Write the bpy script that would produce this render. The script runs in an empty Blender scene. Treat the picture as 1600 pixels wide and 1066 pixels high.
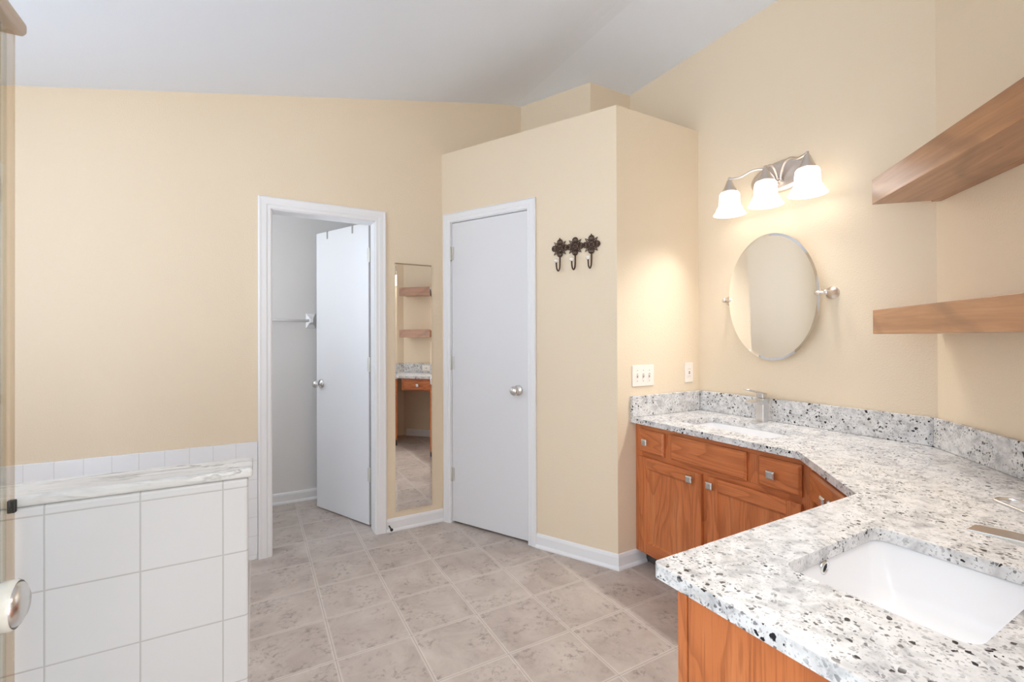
import bpy, bmesh, math, random
from mathutils import Vector, Matrix
random.seed(7)
C = bpy.context.scene.collection
S = bpy.context.scene
PI = math.pi

# ------------------------------------------------------------------ camera, world, exposure
CAM_H = 1.27
YAW, PITCH, ROLL, FPX, CY = .5111, .0039, -.0033, 718.61, 525.34
cam_d = bpy.data.cameras.new('camera')
cam = bpy.data.objects.new('camera', cam_d); C.objects.link(cam)
cam_d.sensor_width = 36.0
cam_d.lens = 36.0 * FPX / 1600
cam_d.shift_y = -(533 - CY) / 1600
cam_d.clip_start = .02
Rh = Vector((math.cos(YAW), -math.sin(YAW), 0)); Dh = Vector((math.sin(YAW), math.cos(YAW), 0)); Uh = Vector((0, 0, 1))
D2 = Dh * math.cos(PITCH) + Uh * math.sin(PITCH); U2 = -Dh * math.sin(PITCH) + Uh * math.cos(PITCH)
R3 = Rh * math.cos(ROLL) + U2 * math.sin(ROLL); U3 = -Rh * math.sin(ROLL) + U2 * math.cos(ROLL)
M = Matrix.Identity(4)
for i in range(3):
    M[i][0], M[i][1], M[i][2] = R3[i], U3[i], -D2[i]
M[2][3] = CAM_H
cam.matrix_world = M
S.camera = cam

W = bpy.data.worlds.new('daylight'); S.world = W; W.use_nodes = True
bg = W.node_tree.nodes['Background']
wt = W.node_tree                   # even sky above, lower half brightened as added fill for the ceiling
_tc = wt.nodes.new('ShaderNodeTexCoord'); _sp = wt.nodes.new('ShaderNodeSeparateXYZ'); _cr = wt.nodes.new('ShaderNodeValToRGB'); _mr = wt.nodes.new('ShaderNodeMapRange')
wt.links.new(_tc.outputs['Generated'], _sp.inputs[0]); wt.links.new(_sp.outputs[2], _mr.inputs[0]); _mr.inputs[1].default_value = -1; _mr.inputs[2].default_value = 1
wt.links.new(_mr.outputs[0], _cr.inputs[0]); wt.links.new(_cr.outputs[0], bg.inputs[0])
_cr.color_ramp.elements[0].position = .44; _cr.color_ramp.elements[0].color = (.82, .91, 1.0, 1)
_cr.color_ramp.elements[1].position = .56; _cr.color_ramp.elements[1].color = (.46, .51, .56, 1)
bg.inputs[1].default_value = 5.6
LAMP_W = 14.0                      # each vanity bulb
LAMP_COL = (1.0, .965, .92)
SHADE_E = 1.5
S.view_settings.view_transform = 'Standard'
S.view_settings.look = 'None'
S.view_settings.exposure = 0.40
S.view_settings.gamma = 1.0
S.view_settings.use_curve_mapping = False
S.cycles.max_bounces = 12
S.cycles.diffuse_bounces = 8
S.cycles.use_denoising = True
S.cycles.sample_clamp_indirect = 6

# ------------------------------------------------------------------ measured plan (metres)
YA, YD, XC, YE, ZB, ZC, ZS, XF, YF, ZT = 3.039, 1.921, 2.408, .78, 2.551, .825, .943, 1.834, .662, 3.045
B0 = (1.146, 3.039); B1 = (1.74, 1.921)
YFW = .088                          # wall behind the near sink
XEF = XC - (YE - YFW)               # where the diagonal wall meets it
XL = -1.62                          # wall with the window
YBACK = -2.2
FOLD_X, SLOPE = 1.72, .2125
CT = .028                           # counter thickness
YK = 3.957                          # far wall of the little room behind the open door
ANG_B = math.atan2(B1[1] - B0[1], B1[0] - B0[0])
LEN_B = math.hypot(B1[0] - B0[0], B1[1] - B0[1])
R45 = math.radians(225)

# ------------------------------------------------------------------ material helpers
def srgb(r, g, b):
    def f(c):
        c /= 255.0
        return c / 12.92 if c <= .04045 else ((c + .055) / 1.055) ** 2.4
    return (f(r), f(g), f(b), 1)

class N:
    """small node-tree writer"""
    def __init__(s, name):
        s.m = bpy.data.materials.new(name); s.m.use_nodes = True
        s.t = s.m.node_tree; s.b = s.t.nodes['Principled BSDF']; s.out = s.t.nodes['Material Output']
    def n(s, kind, **kw):
        nd = s.t.nodes.new(kind)
        for k, v in kw.items(): setattr(nd, k, v)
        return nd
    def l(s, a, b): s.t.links.new(a, b)
    def set(s, **kw):
        for k, v in kw.items(): s.b.inputs[k.replace('_', ' ')].default_value = v
    def coord(s, scale=(1, 1, 1), loc=(0, 0, 0), out='Object'):
        tc = s.n('ShaderNodeTexCoord'); mp = s.n('ShaderNodeMapping')
        mp.inputs['Scale'].default_value = scale; mp.inputs['Location'].default_value = loc
        s.l(tc.outputs[out], mp.inputs['Vector']); return mp.outputs[0]
    def noise(s, vec, scale, detail=4, rough=.5, dist=0):
        nd = s.n('ShaderNodeTexNoise'); s.l(vec, nd.inputs['Vector'])
        nd.inputs['Scale'].default_value = scale; nd.inputs['Detail'].default_value = detail
        nd.inputs['Roughness'].default_value = rough; nd.inputs['Distortion'].default_value = dist
        return nd.outputs['Fac']
    def vor(s, vec, scale, feature='F1'):
        nd = s.n('ShaderNodeTexVoronoi', feature=feature); s.l(vec, nd.inputs['Vector'])
        nd.inputs['Scale'].default_value = scale; return nd
    def ramp(s, fac, stops):
        nd = s.n('ShaderNodeValToRGB'); s.l(fac, nd.inputs[0]); e = nd.color_ramp.elements
        while len(e) < len(stops): e.new(.5)
        for i, (p, c) in enumerate(stops):
            e[i].position = p; e[i].color = c if len(c) == 4 else (*c, 1)
        return nd.outputs[0]
    def gray(s, fac, a, b): return s.ramp(fac, [(a, (0, 0, 0)), (b, (1, 1, 1))])
    def mix(s, fac, a, b, mode='MIX'):
        nd = s.n('ShaderNodeMix', data_type='RGBA', blend_type=mode)
        for sock, v in ((nd.inputs[0], fac), (nd.inputs[6], a), (nd.inputs[7], b)):
            if isinstance(v, (int, float)): sock.default_value = v
            elif isinstance(v, tuple): sock.default_value = v
            else: s.l(v, sock)
        return nd.outputs[2]
    def math(s, op, a, b=0.0, c=None):
        nd = s.n('ShaderNodeMath', operation=op)
        for i, v in enumerate((a, b, c)):
            if v is None: continue
            if isinstance(v, (int, float)): nd.inputs[i].default_value = v
            else: s.l(v, nd.inputs[i])
        return nd.outputs[0]
    def bump(s, h, strength=.2, dist=.002):
        nd = s.n('ShaderNodeBump'); nd.inputs['Strength'].default_value = strength
        nd.inputs['Distance'].default_value = dist; s.l(h, nd.inputs['Height'])
        s.l(nd.outputs[0], s.b.inputs['Normal'])
    def color(s, sock): s.l(sock, s.b.inputs['Base Color'])

def plain(name, col, rough=.5, metal=0.0, spec=.5, **kw):
    k = N(name); k.set(Base_Color=col, Roughness=rough, Metallic=metal, Specular_IOR_Level=spec)
    for a, b in kw.items(): k.b.inputs[a.replace('_', ' ')].default_value = b
    return k.m

def paint(name, col, bump=.45, rough=.55, scale=130):
    k = N(name); v = k.coord()
    n1 = k.noise(v, scale, 3, .55); n2 = k.noise(v, 1.3, 2)
    c2 = tuple(x * .96 for x in col[:3]) + (1,)
    k.color(k.mix(n2, col, c2)); k.set(Roughness=rough, Specular_IOR_Level=.35)
    k.bump(n1, bump, .003); return k.m

def tile_mat(name, size, off, axes, tile_c, grout_c, gw, rough=.12):
    k = N(name); v = k.coord(); sp = k.n('ShaderNodeSeparateXYZ'); k.l(v, sp.inputs[0])
    es = []
    for ax in axes:
        a = k.math('ADD', sp.outputs['XYZ'.index(ax)], -off[ax])
        fr = k.math('FRACT', k.math('DIVIDE', a, size))
        d = k.math('SUBTRACT', .5, k.math('ABSOLUTE', k.math('SUBTRACT', fr, .5)))
        es.append(d)
    d = es[0] if len(es) == 1 else k.math('MINIMUM', es[0], es[1])
    line = k.gray(d, gw * .55 / size, gw / size)
    k.color(k.mix(line, grout_c, tile_c))
    soft = k.gray(d, gw * .5 / size, gw * 1.6 / size)
    k.bump(soft, .35, .001); k.set(Roughness=rough, Specular_IOR_Level=.5)
    return k.m

def oak(name, ax, base=(198, 117, 68), dark=(138, 70, 36), light=(210, 134, 84), rough=.33):
    k = N(name)
    sc = [7, 7, 7]; i = 'XYZ'.index(ax); sc[i] = .9
    v = k.coord(tuple(sc))
    n = k.noise(v, 1.6, 5, .6, .6)
    sc3 = [6.5, 6.5, 6.5]; sc3[i] = 1.15
    cont = k.math('FRACT', k.math('MULTIPLY', k.noise(k.coord(tuple(sc3), (3.1, 1.7, .4)), 1.0, 2, .45, .25), 13.0))
    ring = k.math('MULTIPLY', k.gray(cont, .45, .92), k.math('SUBTRACT', 1.0, k.gray(cont, .93, 1.0)))
    sc2 = [240, 240, 240]; sc2[i] = 6
    pores = k.noise(k.coord(tuple(sc2)), 1.0, 3, .6)
    c = k.ramp(n, [(.3, srgb(*base)), (.52, srgb(*base)), (.75, srgb(*light))])
    c = k.mix(k.math('MULTIPLY', ring, .42), c, srgb(*dark))
    c = k.mix(k.math('MULTIPLY', k.gray(pores, .50, .70), .5), c, srgb(*dark))
    k.color(c); k.set(Roughness=rough, Specular_IOR_Level=.45); k.bump(pores, .08, .001)
    return k.m

# ------------------------------------------------------------------ materials
beige = paint('beige_paint', srgb(231, 214, 189))
ceil_white = paint('ceiling_white', srgb(234, 241, 252), .15, .8, 90)
closet_paint = paint('pale_grey_paint', srgb(230, 229, 229), .12, .6)
white_trim = plain('white_semigloss_trim', srgb(232, 232, 234), .32)
white_door = plain('white_door_paint', srgb(222, 222, 225), .38)
white_plastic = plain('white_plastic', srgb(240, 232, 224), .35)
grey_slot = plain('grey_recess', srgb(176, 166, 158), .6)
black = plain('black_void', (.004, .004, .004, 1), .8)
black_rubber = plain('black_rubber', (.012, .012, .012, 1), .5)
iron = plain('dark_bronze_iron', srgb(66, 40, 27), .45, .15)
nickel = plain('satin_nickel', (.70, .685, .67, 1), .27, 1.0)
nickel_warm = plain('brushed_nickel', (.74, .68, .64, 1), .36, 1.0)
chrome = plain('chrome', (.78, .78, .78, 1), .07, 1.0)
hinge_m = plain('dull_hinge_metal', srgb(205, 203, 196), .4, .3)
mirror_m = plain('mirror_silver', (.93, .93, .92, 1), .012, 1.0)
ceramic = plain('white_ceramic', srgb(240, 240, 242), .08)
ceramic_knob = plain('ceramic_knob', srgb(242, 236, 226), .15)
alu = plain('polished_aluminium', (.74, .70, .66, 1), .18, 1.0)
strap_grey = plain('grey_strap_metal', srgb(150, 149, 148), .4, .2)
toe_m = plain('dark_grey_vinyl_base', srgb(86, 82, 78), .5)
clear_knob = plain('pearl_knob', srgb(226, 222, 212), .12, 0, .6)

oak_x, oak_z = oak('oak_grain_along', 'X'), oak('oak_grain_up', 'Z')
oak_in = plain('oak_interior', srgb(120, 74, 44), .6)

def shelf_wood():
    k = N('knotty_pine_stain'); v = k.coord((.8, 9, 9), (.3, .2, .1))
    n = k.noise(v, 2.2, 5, .6, 1.2)
    v2 = k.coord((1, 1, 1)); big = k.noise(v2, 3.2, 3, .5, .4)
    c = k.ramp(n, [(.3, srgb(146, 98, 64)), (.5, srgb(166, 116, 78)), (.72, srgb(186, 136, 95))])
    c = k.mix(k.math('MULTIPLY', k.gray(big, .55, .72), .35), c, srgb(136, 92, 62))
    vor = k.vor(k.coord((5, 16, 16)), 1.0)
    kn = k.math('MULTIPLY', k.math('SUBTRACT', 1.0, k.gray(vor.outputs['Distance'], .03, .11)), .85)
    c = k.mix(kn, c, srgb(64, 38, 26))
    st = k.n('ShaderNodeTexWave', wave_type='BANDS', bands_direction='DIAGONAL')
    k.l(k.coord((1.6, 3, 1.6)), st.inputs['Vector']); st.inputs['Scale'].default_value = .9; st.inputs['Distortion'].default_value = 7
    c = k.mix(k.math('MULTIPLY', k.gray(st.outputs['Fac'], .9, 1.0), .3), c, srgb(104, 62, 40))
    k.color(c); k.set(Roughness=.34, Specular_IOR_Level=.5, Coat_Weight=.5, Coat_Roughness=.22)
    return k.m
pine = shelf_wood()

def granite():
    k = N('white_granite'); v = k.coord()
    w = k.n('ShaderNodeTexNoise'); k.l(v, w.inputs['Vector']); w.inputs['Scale'].default_value = 70; w.inputs['Detail'].default_value = 3
    va = k.n('ShaderNodeVectorMath', operation='SCALE'); k.l(w.outputs['Color'], va.inputs[0]); va.inputs['Scale'].default_value = .016
    vb = k.n('ShaderNodeVectorMath', operation='ADD'); k.l(v, vb.inputs[0]); k.l(va.outputs[0], vb.inputs[1])
    vd = vb.outputs[0]
    cloud = k.noise(v, 26, 5, .6, .5); patch = k.noise(v, 9, 3, .55)
    c = k.ramp(cloud, [(.32, srgb(172, 171, 173)), (.46, srgb(206, 205, 205)), (.60, srgb(224, 223, 223))])
    warm = k.gray(k.noise(v, 17, 3), .58, .74)
    c = k.mix(k.math('MULTIPLY', warm, .25), c, srgb(218, 208, 198))
    def specks(scale, thr, size, col, maskthr, amount):
        nonlocal c
        vo = k.vor(vd, scale); sep = k.n('ShaderNodeSeparateColor'); k.l(vo.outputs['Color'], sep.inputs[0])
        pick = k.math('GREATER_THAN', sep.outputs[0], thr)
        rad = k.math('MULTIPLY', sep.outputs[1], size)
        dot = k.math('LESS_THAN', vo.outputs['Distance'], rad)
        msk = k.gray(patch, maskthr, maskthr + .12)
        f = k.math('MULTIPLY', k.math('MULTIPLY', pick, dot), k.math('MULTIPLY', k.math('ADD', .35, k.math('MULTIPLY', msk, .65)), amount))
        c = k.mix(f, c, col)
    specks(210, .45, .66, srgb(160, 158, 158), .38, .75)
    specks(140, .66, .62, srgb(106, 104, 106), .42, .9)
    specks(96, .80, .60, srgb(34, 34, 39), .40, 1.0)
    k.color(c); k.set(Roughness=.16, Specular_IOR_Level=.5)
    return k.m
granite_m = granite()

def marble():
    k = N('white_grey_marble'); tc = k.n('ShaderNodeTexCoord')
    mp = k.n('ShaderNodeMapping'); mp.inputs['Rotation'].default_value = (.35, .55, math.radians(32)); mp.inputs['Scale'].default_value = (5, 24, 16)
    k.l(tc.outputs['Object'], mp.inputs['Vector'])
    n = k.noise(mp.outputs[0], 1.0, 6, .62, .7); n2 = k.noise(k.coord((1, 1, 1)), 7, 4, .6, .5)
    vein = k.math('SUBTRACT', 1.0, k.gray(k.math('ABSOLUTE', k.math('SUBTRACT', n, .5)), .0, .055))
    c = k.ramp(n2, [(.3, srgb(204, 204, 204)), (.65, srgb(226, 226, 226))])
    c = k.mix(k.math('MULTIPLY', k.gray(n, .5, .72), .35), c, srgb(176, 175, 175))
    c = k.mix(k.math('MULTIPLY', vein, k.math('MULTIPLY', k.gray(n2, .38, .62), .75)), c, srgb(122, 121, 121))
    k.color(c); k.set(Roughness=.25); return k.m
marble_m = marble()

def vinyl():
    k = N('taupe_vinyl_tile'); v = k.coord(); sp = k.n('ShaderNodeSeparateXYZ'); k.l(v, sp.inputs[0])
    sz = .3051
    ds = []
    cells = []
    for o, off in ((sp.outputs[0], .2802), (sp.outputs[1], 1.6229)):
        q = k.math('DIVIDE', k.math('SUBTRACT', o, off), sz)
        fr = k.math('FRACT', q); cells.append(k.math('FLOOR', q))
        ds.append(k.math('SUBTRACT', .5, k.math('ABSOLUTE', k.math('SUBTRACT', fr, .5))))
    d = k.math('MINIMUM', ds[0], ds[1])
    cb = k.n('ShaderNodeCombineXYZ'); k.l(cells[0], cb.inputs[0]); k.l(cells[1], cb.inputs[1])
    wn = k.n('ShaderNodeTexWhiteNoise', noise_dimensions='2D'); k.l(cb.outputs[0], wn.inputs['Vector'])
    off = k.n('ShaderNodeVectorMath', operation='SCALE'); k.l(wn.outputs['Color'], off.inputs[0]); off.inputs['Scale'].default_value = 7.0
    vv = k.n('ShaderNodeVectorMath', operation='ADD'); k.l(v, vv.inputs[0]); k.l(off.outputs[0], vv.inputs[1])
    n1 = k.noise(vv.outputs[0], 5.5, 6, .62, .5); n2 = k.noise(vv.outputs[0], 42, 5, .7, .3); n3 = k.noise(vv.outputs[0], 9, 3, .5)
    c = k.ramp(n1, [(.32, srgb(170, 157, 148)), (.5, srgb(186, 174, 165)), (.7, srgb(200, 189, 180))])
    st = k.math('MULTIPLY', k.gray(n2, .50, .68), k.gray(n3, .44, .60))
    c = k.mix(k.math('MULTIPLY', st, .75), c, srgb(118, 105, 97))
    edge = k.math('SUBTRACT', 1.0, k.gray(d, .016, .034))
    c = k.mix(k.math('MULTIPLY', edge, .6), c, srgb(214, 205, 197))
    core = k.math('SUBTRACT', 1.0, k.gray(d, .003, .007))
    c = k.mix(k.math('MULTIPLY', core, .7), c, srgb(150, 138, 129))
    k.color(c); k.set(Roughness=.42, Specular_IOR_Level=.4)
    k.bump(k.gray(d, .004, .03), .25, .001)
    return k.m
vinyl_m = vinyl()

tile_big = tile_mat('white_square_tile_large', .1525, {'X': -.2165, 'Z': .6115}, 'XZ', srgb(206, 207, 210), srgb(180, 179, 180), .0019, .10)
tile_small = tile_mat('white_square_tile_small', .108, {'X': .018, 'Z': .678}, 'XZ', srgb(234, 235, 238), srgb(219, 219, 221), .0022, .14)

def shade_mat():
    k = N('frosted_lit_glass'); k.set(Base_Color=srgb(250, 246, 240), Roughness=.4)
    k.b.inputs['Emission Color'].default_value = (1.0, .965, .92, 1); k.b.inputs['Emission Strength'].default_value = SHADE_E
    return k.m
shade_m = shade_mat()

def glass_mat(name, tint, mixf):
    k = N(name); tr = k.n('ShaderNodeBsdfTransparent'); tr.inputs[0].default_value = tint
    gl = k.n('ShaderNodeBsdfGlossy'); gl.inputs['Roughness'].default_value = .03
    fr = k.n('ShaderNodeFresnel'); fr.inputs[0].default_value = 1.45
    mx = k.n('ShaderNodeMixShader'); k.l(k.math('MULTIPLY', fr.outputs[0], mixf), mx.inputs[0]); k.l(tr.outputs[0], mx.inputs[1]); k.l(gl.outputs[0], mx.inputs[2])
    k.l(mx.outputs[0], k.out.inputs[0]); return k.m
clear_glass = glass_mat('clear_glass', (.90, .93, .92, 1), .8)

def obscure_glass():
    k = N('obscure_glass'); v = k.coord()
    n = k.noise(v, 16, 4, .6, 2.0); w = k.gray(n, .46, .54)
    tl = k.n('ShaderNodeBsdfTranslucent'); k.l(k.mix(w, srgb(150, 152, 158), srgb(238, 240, 244)), tl.inputs[0])
    tr = k.n('ShaderNodeBsdfTransparent'); tr.inputs[0].default_value = (.8, .82, .85, 1)
    mx = k.n('ShaderNodeMixShader'); mx.inputs[0].default_value = .92; k.l(tl.outputs[0], mx.inputs[1]); k.l(tr.outputs[0], mx.inputs[2])
    k.l(mx.outputs[0], k.out.inputs[0]); return k.m
obscure = obscure_glass()
edge_glass = glass_mat('edge_glass', (.88, .83, .77, 1), .3)

# ------------------------------------------------------------------ mesh helpers
def bm_box(bm, a, b, mi=0):
    x0, y0, z0 = a; x1, y1, z1 = b
    vs = [bm.verts.new(p) for p in ((x0, y0, z0), (x1, y0, z0), (x1, y1, z0), (x0, y1, z0), (x0, y0, z1), (x1, y0, z1), (x1, y1, z1), (x0, y1, z1))]
    for f in ((3, 2, 1, 0), (4, 5, 6, 7), (0, 1, 5, 4), (1, 2, 6, 5), (2, 3, 7, 6), (3, 0, 4, 7)):
        fc = bm.faces.new([vs[i] for i in f]); fc.material_index = mi
def bm_prism(bm, pts, z0, z1, mi=0):
    lo = [bm.verts.new((x, y, z0)) for x, y in pts]; hi = [bm.verts.new((x, y, z1)) for x, y in pts]
    n = len(pts)
    bm.faces.new(lo[::-1]).material_index = mi; bm.faces.new(hi).material_index = mi
    for i in range(n):
        bm.faces.new((lo[i], lo[(i + 1) % n], hi[(i + 1) % n], hi[i])).material_index = mi
def bm_lathe(bm, prof, mat=Matrix.Identity(4), seg=32, mi=0):
    """prof: (radius, height) pairs, about local z"""
    rings = []
    for r, h in prof:
        if r < 1e-6: rings.append([bm.verts.new(mat @ Vector((0, 0, h)))])
        else: rings.append([bm.verts.new(mat @ Vector((r * math.cos(2 * PI * i / seg), r * math.sin(2 * PI * i / seg), h))) for i in range(seg)])
    for a, b in zip(rings, rings[1:]):
        for i in range(seg):
            j = (i + 1) % seg
            if len(a) == 1 and len(b) == 1: continue
            if len(a) == 1: f = bm.faces.new((a[0], b[j], b[i]))
            elif len(b) == 1: f = bm.faces.new((a[i], a[j], b[0]))
            else: f = bm.faces.new((a[i], a[j], b[j], b[i]))
            f.material_index = mi; f.smooth = True
def smooth_path(pts, n=8):
    P = [Vector(p) for p in pts]; out = []
    for i in range(len(P) - 1):
        p0 = P[i - 1] if i else P[0] * 2 - P[1]; p3 = P[i + 2] if i + 2 < len(P) else P[-1] * 2 - P[-2]
        p1, p2 = P[i], P[i + 1]
        for k in range(n):
            t = k / n
            out.append(.5 * ((2 * p1) + (p2 - p0) * t + (2 * p0 - 5 * p1 + 4 * p2 - p3) * t * t + (3 * p1 - p0 - 3 * p2 + p3) * t ** 3))
    out.append(P[-1]); return out
def bm_tube(bm, pts, r, seg=10, closed=False, mi=0, flat=1.0, up=None):
    P = [Vector(p) for p in pts]; n = len(P); rings = []
    prev = None
    for i, p in enumerate(P):
        if closed: t = P[(i + 1) % n] - P[i - 1]
        else: t = P[min(i + 1, n - 1)] - P[max(i - 1, 0)]
        t.normalize()
        ref = Vector(up) if up else (prev if prev is not None else (Vector((0, 0, 1)) if abs(t.z) < .9 else Vector((1, 0, 0))))
        a = (ref - t * ref.dot(t)).normalized(); b = t.cross(a); prev = a
        rr = r[i] if isinstance(r, (list, tuple)) else r
        rings.append([bm.verts.new(p + a * rr * flat * math.cos(2 * PI * k / seg) + b * rr * math.sin(2 * PI * k / seg)) for k in range(seg)])
    m = n if closed else n - 1
    for i in range(m):
        A, B = rings[i], rings[(i + 1) % n]
        for k in range(seg):
            f = bm.faces.new((A[k], A[(k + 1) % seg], B[(k + 1) % seg], B[k])); f.smooth = True; f.material_index = mi
    if not closed:
        bm.faces.new(rings[0][::-1]).material_index = mi; bm.faces.new(rings[-1]).material_index = mi
def bm_sweep(bm, path, prof, mi=0):
    """mitred sweep of a (out, up) profile along a plan polyline; 'out' is to the left of travel"""
    P = [Vector((x, y)) for x, y in path]; st = []
    for i, p in enumerate(P):
        d0 = (P[i] - P[i - 1]).normalized() if i else None
        d1 = (P[i + 1] - P[i]).normalized() if i + 1 < len(P) else None
        n0 = Vector((-d0.y, d0.x)) if d0 else None; n1 = Vector((-d1.y, d1.x)) if d1 else None
        if n0 is None: m = n1
        elif n1 is None: m = n0
        else: m = (n0 + n1) / (1 + n0.dot(n1))
        st.append([bm.verts.new((p.x + m.x * o, p.y + m.y * o, z)) for o, z in prof])
    k = len(prof)
    for a, b in zip(st, st[1:]):
        for i in range(k):
            j = (i + 1) % k
            bm.faces.new((a[i], b[i], b[j], a[j])).material_index = mi
    bm.faces.new(st[0]); bm.faces.new(st[-1][::-1])
def rrect(x0, x1, y0, y1, r, n=6):
    out = []
    for cx, cy, a in ((x1 - r, y1 - r, 0), (x0 + r, y1 - r, 90), (x0 + r, y0 + r, 180), (x1 - r, y0 + r, 270)):
        for i in range(n + 1):
            t = math.radians(a + 90 * i / n); out.append((cx + r * math.cos(t), cy + r * math.sin(t)))
    return out

def obj(name, bm, mats, parent=None, bevel=0, seg=2, smooth=False, loc=None, rot=None, recalc=True, angle=35):
    if recalc: bmesh.ops.recalc_face_normals(bm, faces=bm.faces[:])
    me = bpy.data.meshes.new(name); bm.to_mesh(me); bm.free()
    for m in (mats if isinstance(mats, (list, tuple)) else [mats]): me.materials.append(m)
    if smooth:
        for p in me.polygons: p.use_smooth = True
    o = bpy.data.objects.new(name, me); C.objects.link(o)
    if parent is not None: o.parent = parent
    if loc: o.location = loc
    if rot is not None: o.rotation_euler = rot if isinstance(rot, (tuple, list)) else (0, 0, rot)
    if bevel:
        md = o.modifiers.new('bevel', 'BEVEL'); md.width = bevel; md.segments = seg; md.limit_method = 'ANGLE'; md.angle_limit = math.radians(angle)
        md.harden_normals = False
    return o
def box(name, a, b, mats, parent=None, bevel=0, **kw):
    bm = bmesh.new(); bm_box(bm, a, b); return obj(name, bm, mats, parent, bevel, **kw)
def thing(name, label, cat, loc=(0, 0, 0), rot=0, group=None):
    o = bpy.data.objects.new(name, None); C.objects.link(o); o.empty_display_size = .1
    o.location = loc; o.rotation_euler = rot if isinstance(rot, (tuple, list)) else (0, 0, rot)
    o['label'] = label; o['category'] = cat
    if group: o['group'] = group
    return o
def tag(o, label, cat, group=None):
    o['label'] = label; o['category'] = cat
    if group: o['group'] = group
    return o
def struct(o, label=None):
    o['kind'] = 'structure'
    if label: o['label'] = label
    return o
def dup(root, label, loc=None, rot=None):
    r = root.copy(); C.objects.link(r)
    if loc: r.location = loc
    if rot is not None: r.rotation_euler = (0, 0, rot)
    if label: r['label'] = label
    for ch in list(root.children):
        c = ch.copy(); C.objects.link(c); c.parent = r
        for g in list(ch.children):
            d = g.copy(); C.objects.link(d); d.parent = c
    return r

def basis(ox, oz):
    """matrix taking local z to ox-direction (used to lay lathes on walls)"""
    z = Vector(ox).normalized(); x = Vector(oz); x = (x - z * x.dot(z)).normalized(); y = z.cross(x)
    m = Matrix.Identity(4)
    for i in range(3): m[i][0], m[i][1], m[i][2] = x[i], y[i], z[i]
    return m

# ================================================================== SETTING
def ceil_z(x): return ZT if x >= FOLD_X else ZT - SLOPE * (FOLD_X - x)
T = .10
# floor
bm = bmesh.new(); bm_box(bm, (XL - .1, YBACK, -.06), (XC + .1, YK + .1, 0))
struct(obj('floor', bm, vinyl_m), 'taupe square tile pattern vinyl floor')
# ceiling: flat on the right, sloping down to the left, softly rounded fold
bm = bmesh.new()
xs = [XL - .1, FOLD_X - .12]
pts = [(x, ceil_z(x)) for x in xs] + [(FOLD_X - .05, ceil_z(FOLD_X - .05) - .0025), (FOLD_X + .02, ZT - .004), (FOLD_X + .12, ZT), (XC + .12, ZT)]
rows = []
for y in (YBACK, YA + .1):
    rows.append([bm.verts.new((x, y, z)) for x, z in pts]); rows.append([bm.verts.new((x, y, z + .08)) for x, z in pts])
a0, a1, b0, b1 = rows
for i in range(len(pts) - 1):
    bm.faces.new((a0[i], a0[i + 1], b0[i + 1], b0[i])); bm.faces.new((a1[i], a1[i + 1], b1[i + 1], b1[i]))
    bm.faces.new((a0[i], a0[i + 1], a1[i + 1], a1[i])); bm.faces.new((b0[i], b0[i + 1], b1[i + 1], b1[i]))
bm.faces.new((a0[0], a1[0], b1[0], b0[0])); bm.faces.new((a0[-1], a1[-1], b1[-1], b0[-1]))
struct(obj('ceiling', bm, ceil_white), 'white ceiling, flat on the right and sloping down to the left')

def wall_xz(bm, x0, x1, y, t, z0, ztopf):
    """wall in a y=const plane with front at y and thickness t behind; top follows ztopf"""
    brk = [x0] + [b for b in (FOLD_X - .12, FOLD_X - .05, FOLD_X + .02, FOLD_X + .12) if x0 < b < x1] + [x1]
    for xa, xb in zip(brk, brk[1:]):
        za, zb = ztopf(xa), ztopf(xb)
        vs = [bm.verts.new(p) for p in ((xa, y, z0), (xb, y, z0), (xb, y + t, z0), (xa, y + t, z0), (xa, y, za), (xb, y, zb), (xb, y + t, zb), (xa, y + t, za))]
        for f in ((3, 2, 1, 0), (4, 5, 6, 7), (0, 1, 5, 4), (1, 2, 6, 5), (2, 3, 7, 6), (3, 0, 4, 7)): bm.faces.new([vs[i] for i in f])
OX0, OX1, OZ = .089, .694, 2.03      # doorway in the far wall
XCORN = 1.79
bm = bmesh.new(); up = lambda x: ceil_z(x) + .03
wall_xz(bm, XL, OX0, YA, T, 0, up); wall_xz(bm, OX1, XCORN, YA, T, 0, up); wall_xz(bm, OX0, OX1, YA, T, OZ, up)
struct(obj('wall_back', bm, beige), 'beige far wall with a doorway')
# upper corner walls above the boxed-in closet
PCX = 2.04
bm = bmesh.new(); bm_prism(bm, [(XCORN, YA), (PCX, 2.512), (XC + .05, 2.512), (XC + .05, 2.6), (PCX + .06, 2.6), (XCORN + .09, YA + .08), (XCORN, YA + .08)], 0, ZT + .02)
struct(obj('wall_corner', bm, beige), 'beige angled wall showing above the boxed closet')
# right wall, diagonal wall, near wall
bm = bmesh.new(); bm_prism(bm, [(XC, YE), (XC + .1, YE - .04), (XC + .1, 2.6), (XC, 2.6)], 0, ZT + .02)
struct(obj('wall_right', bm, beige), 'beige wall behind the oval mirror')
bm = bmesh.new(); bm_prism(bm, [(XC, YE), (XEF, YFW), (XEF + .04, YFW - .1), (XC + .1, YE - .04)], 0, ZT + .02)
struct(obj('wall_diagonal', bm, beige), 'beige diagonal wall carrying the two shelves')
bm = bmesh.new(); bm_prism(bm, [(.66, YFW), (.66, YFW - .1), (XEF + .04, YFW - .1), (XEF, YFW)], 0, ZT + .02)
struct(obj('wall_front', bm, beige))
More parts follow.
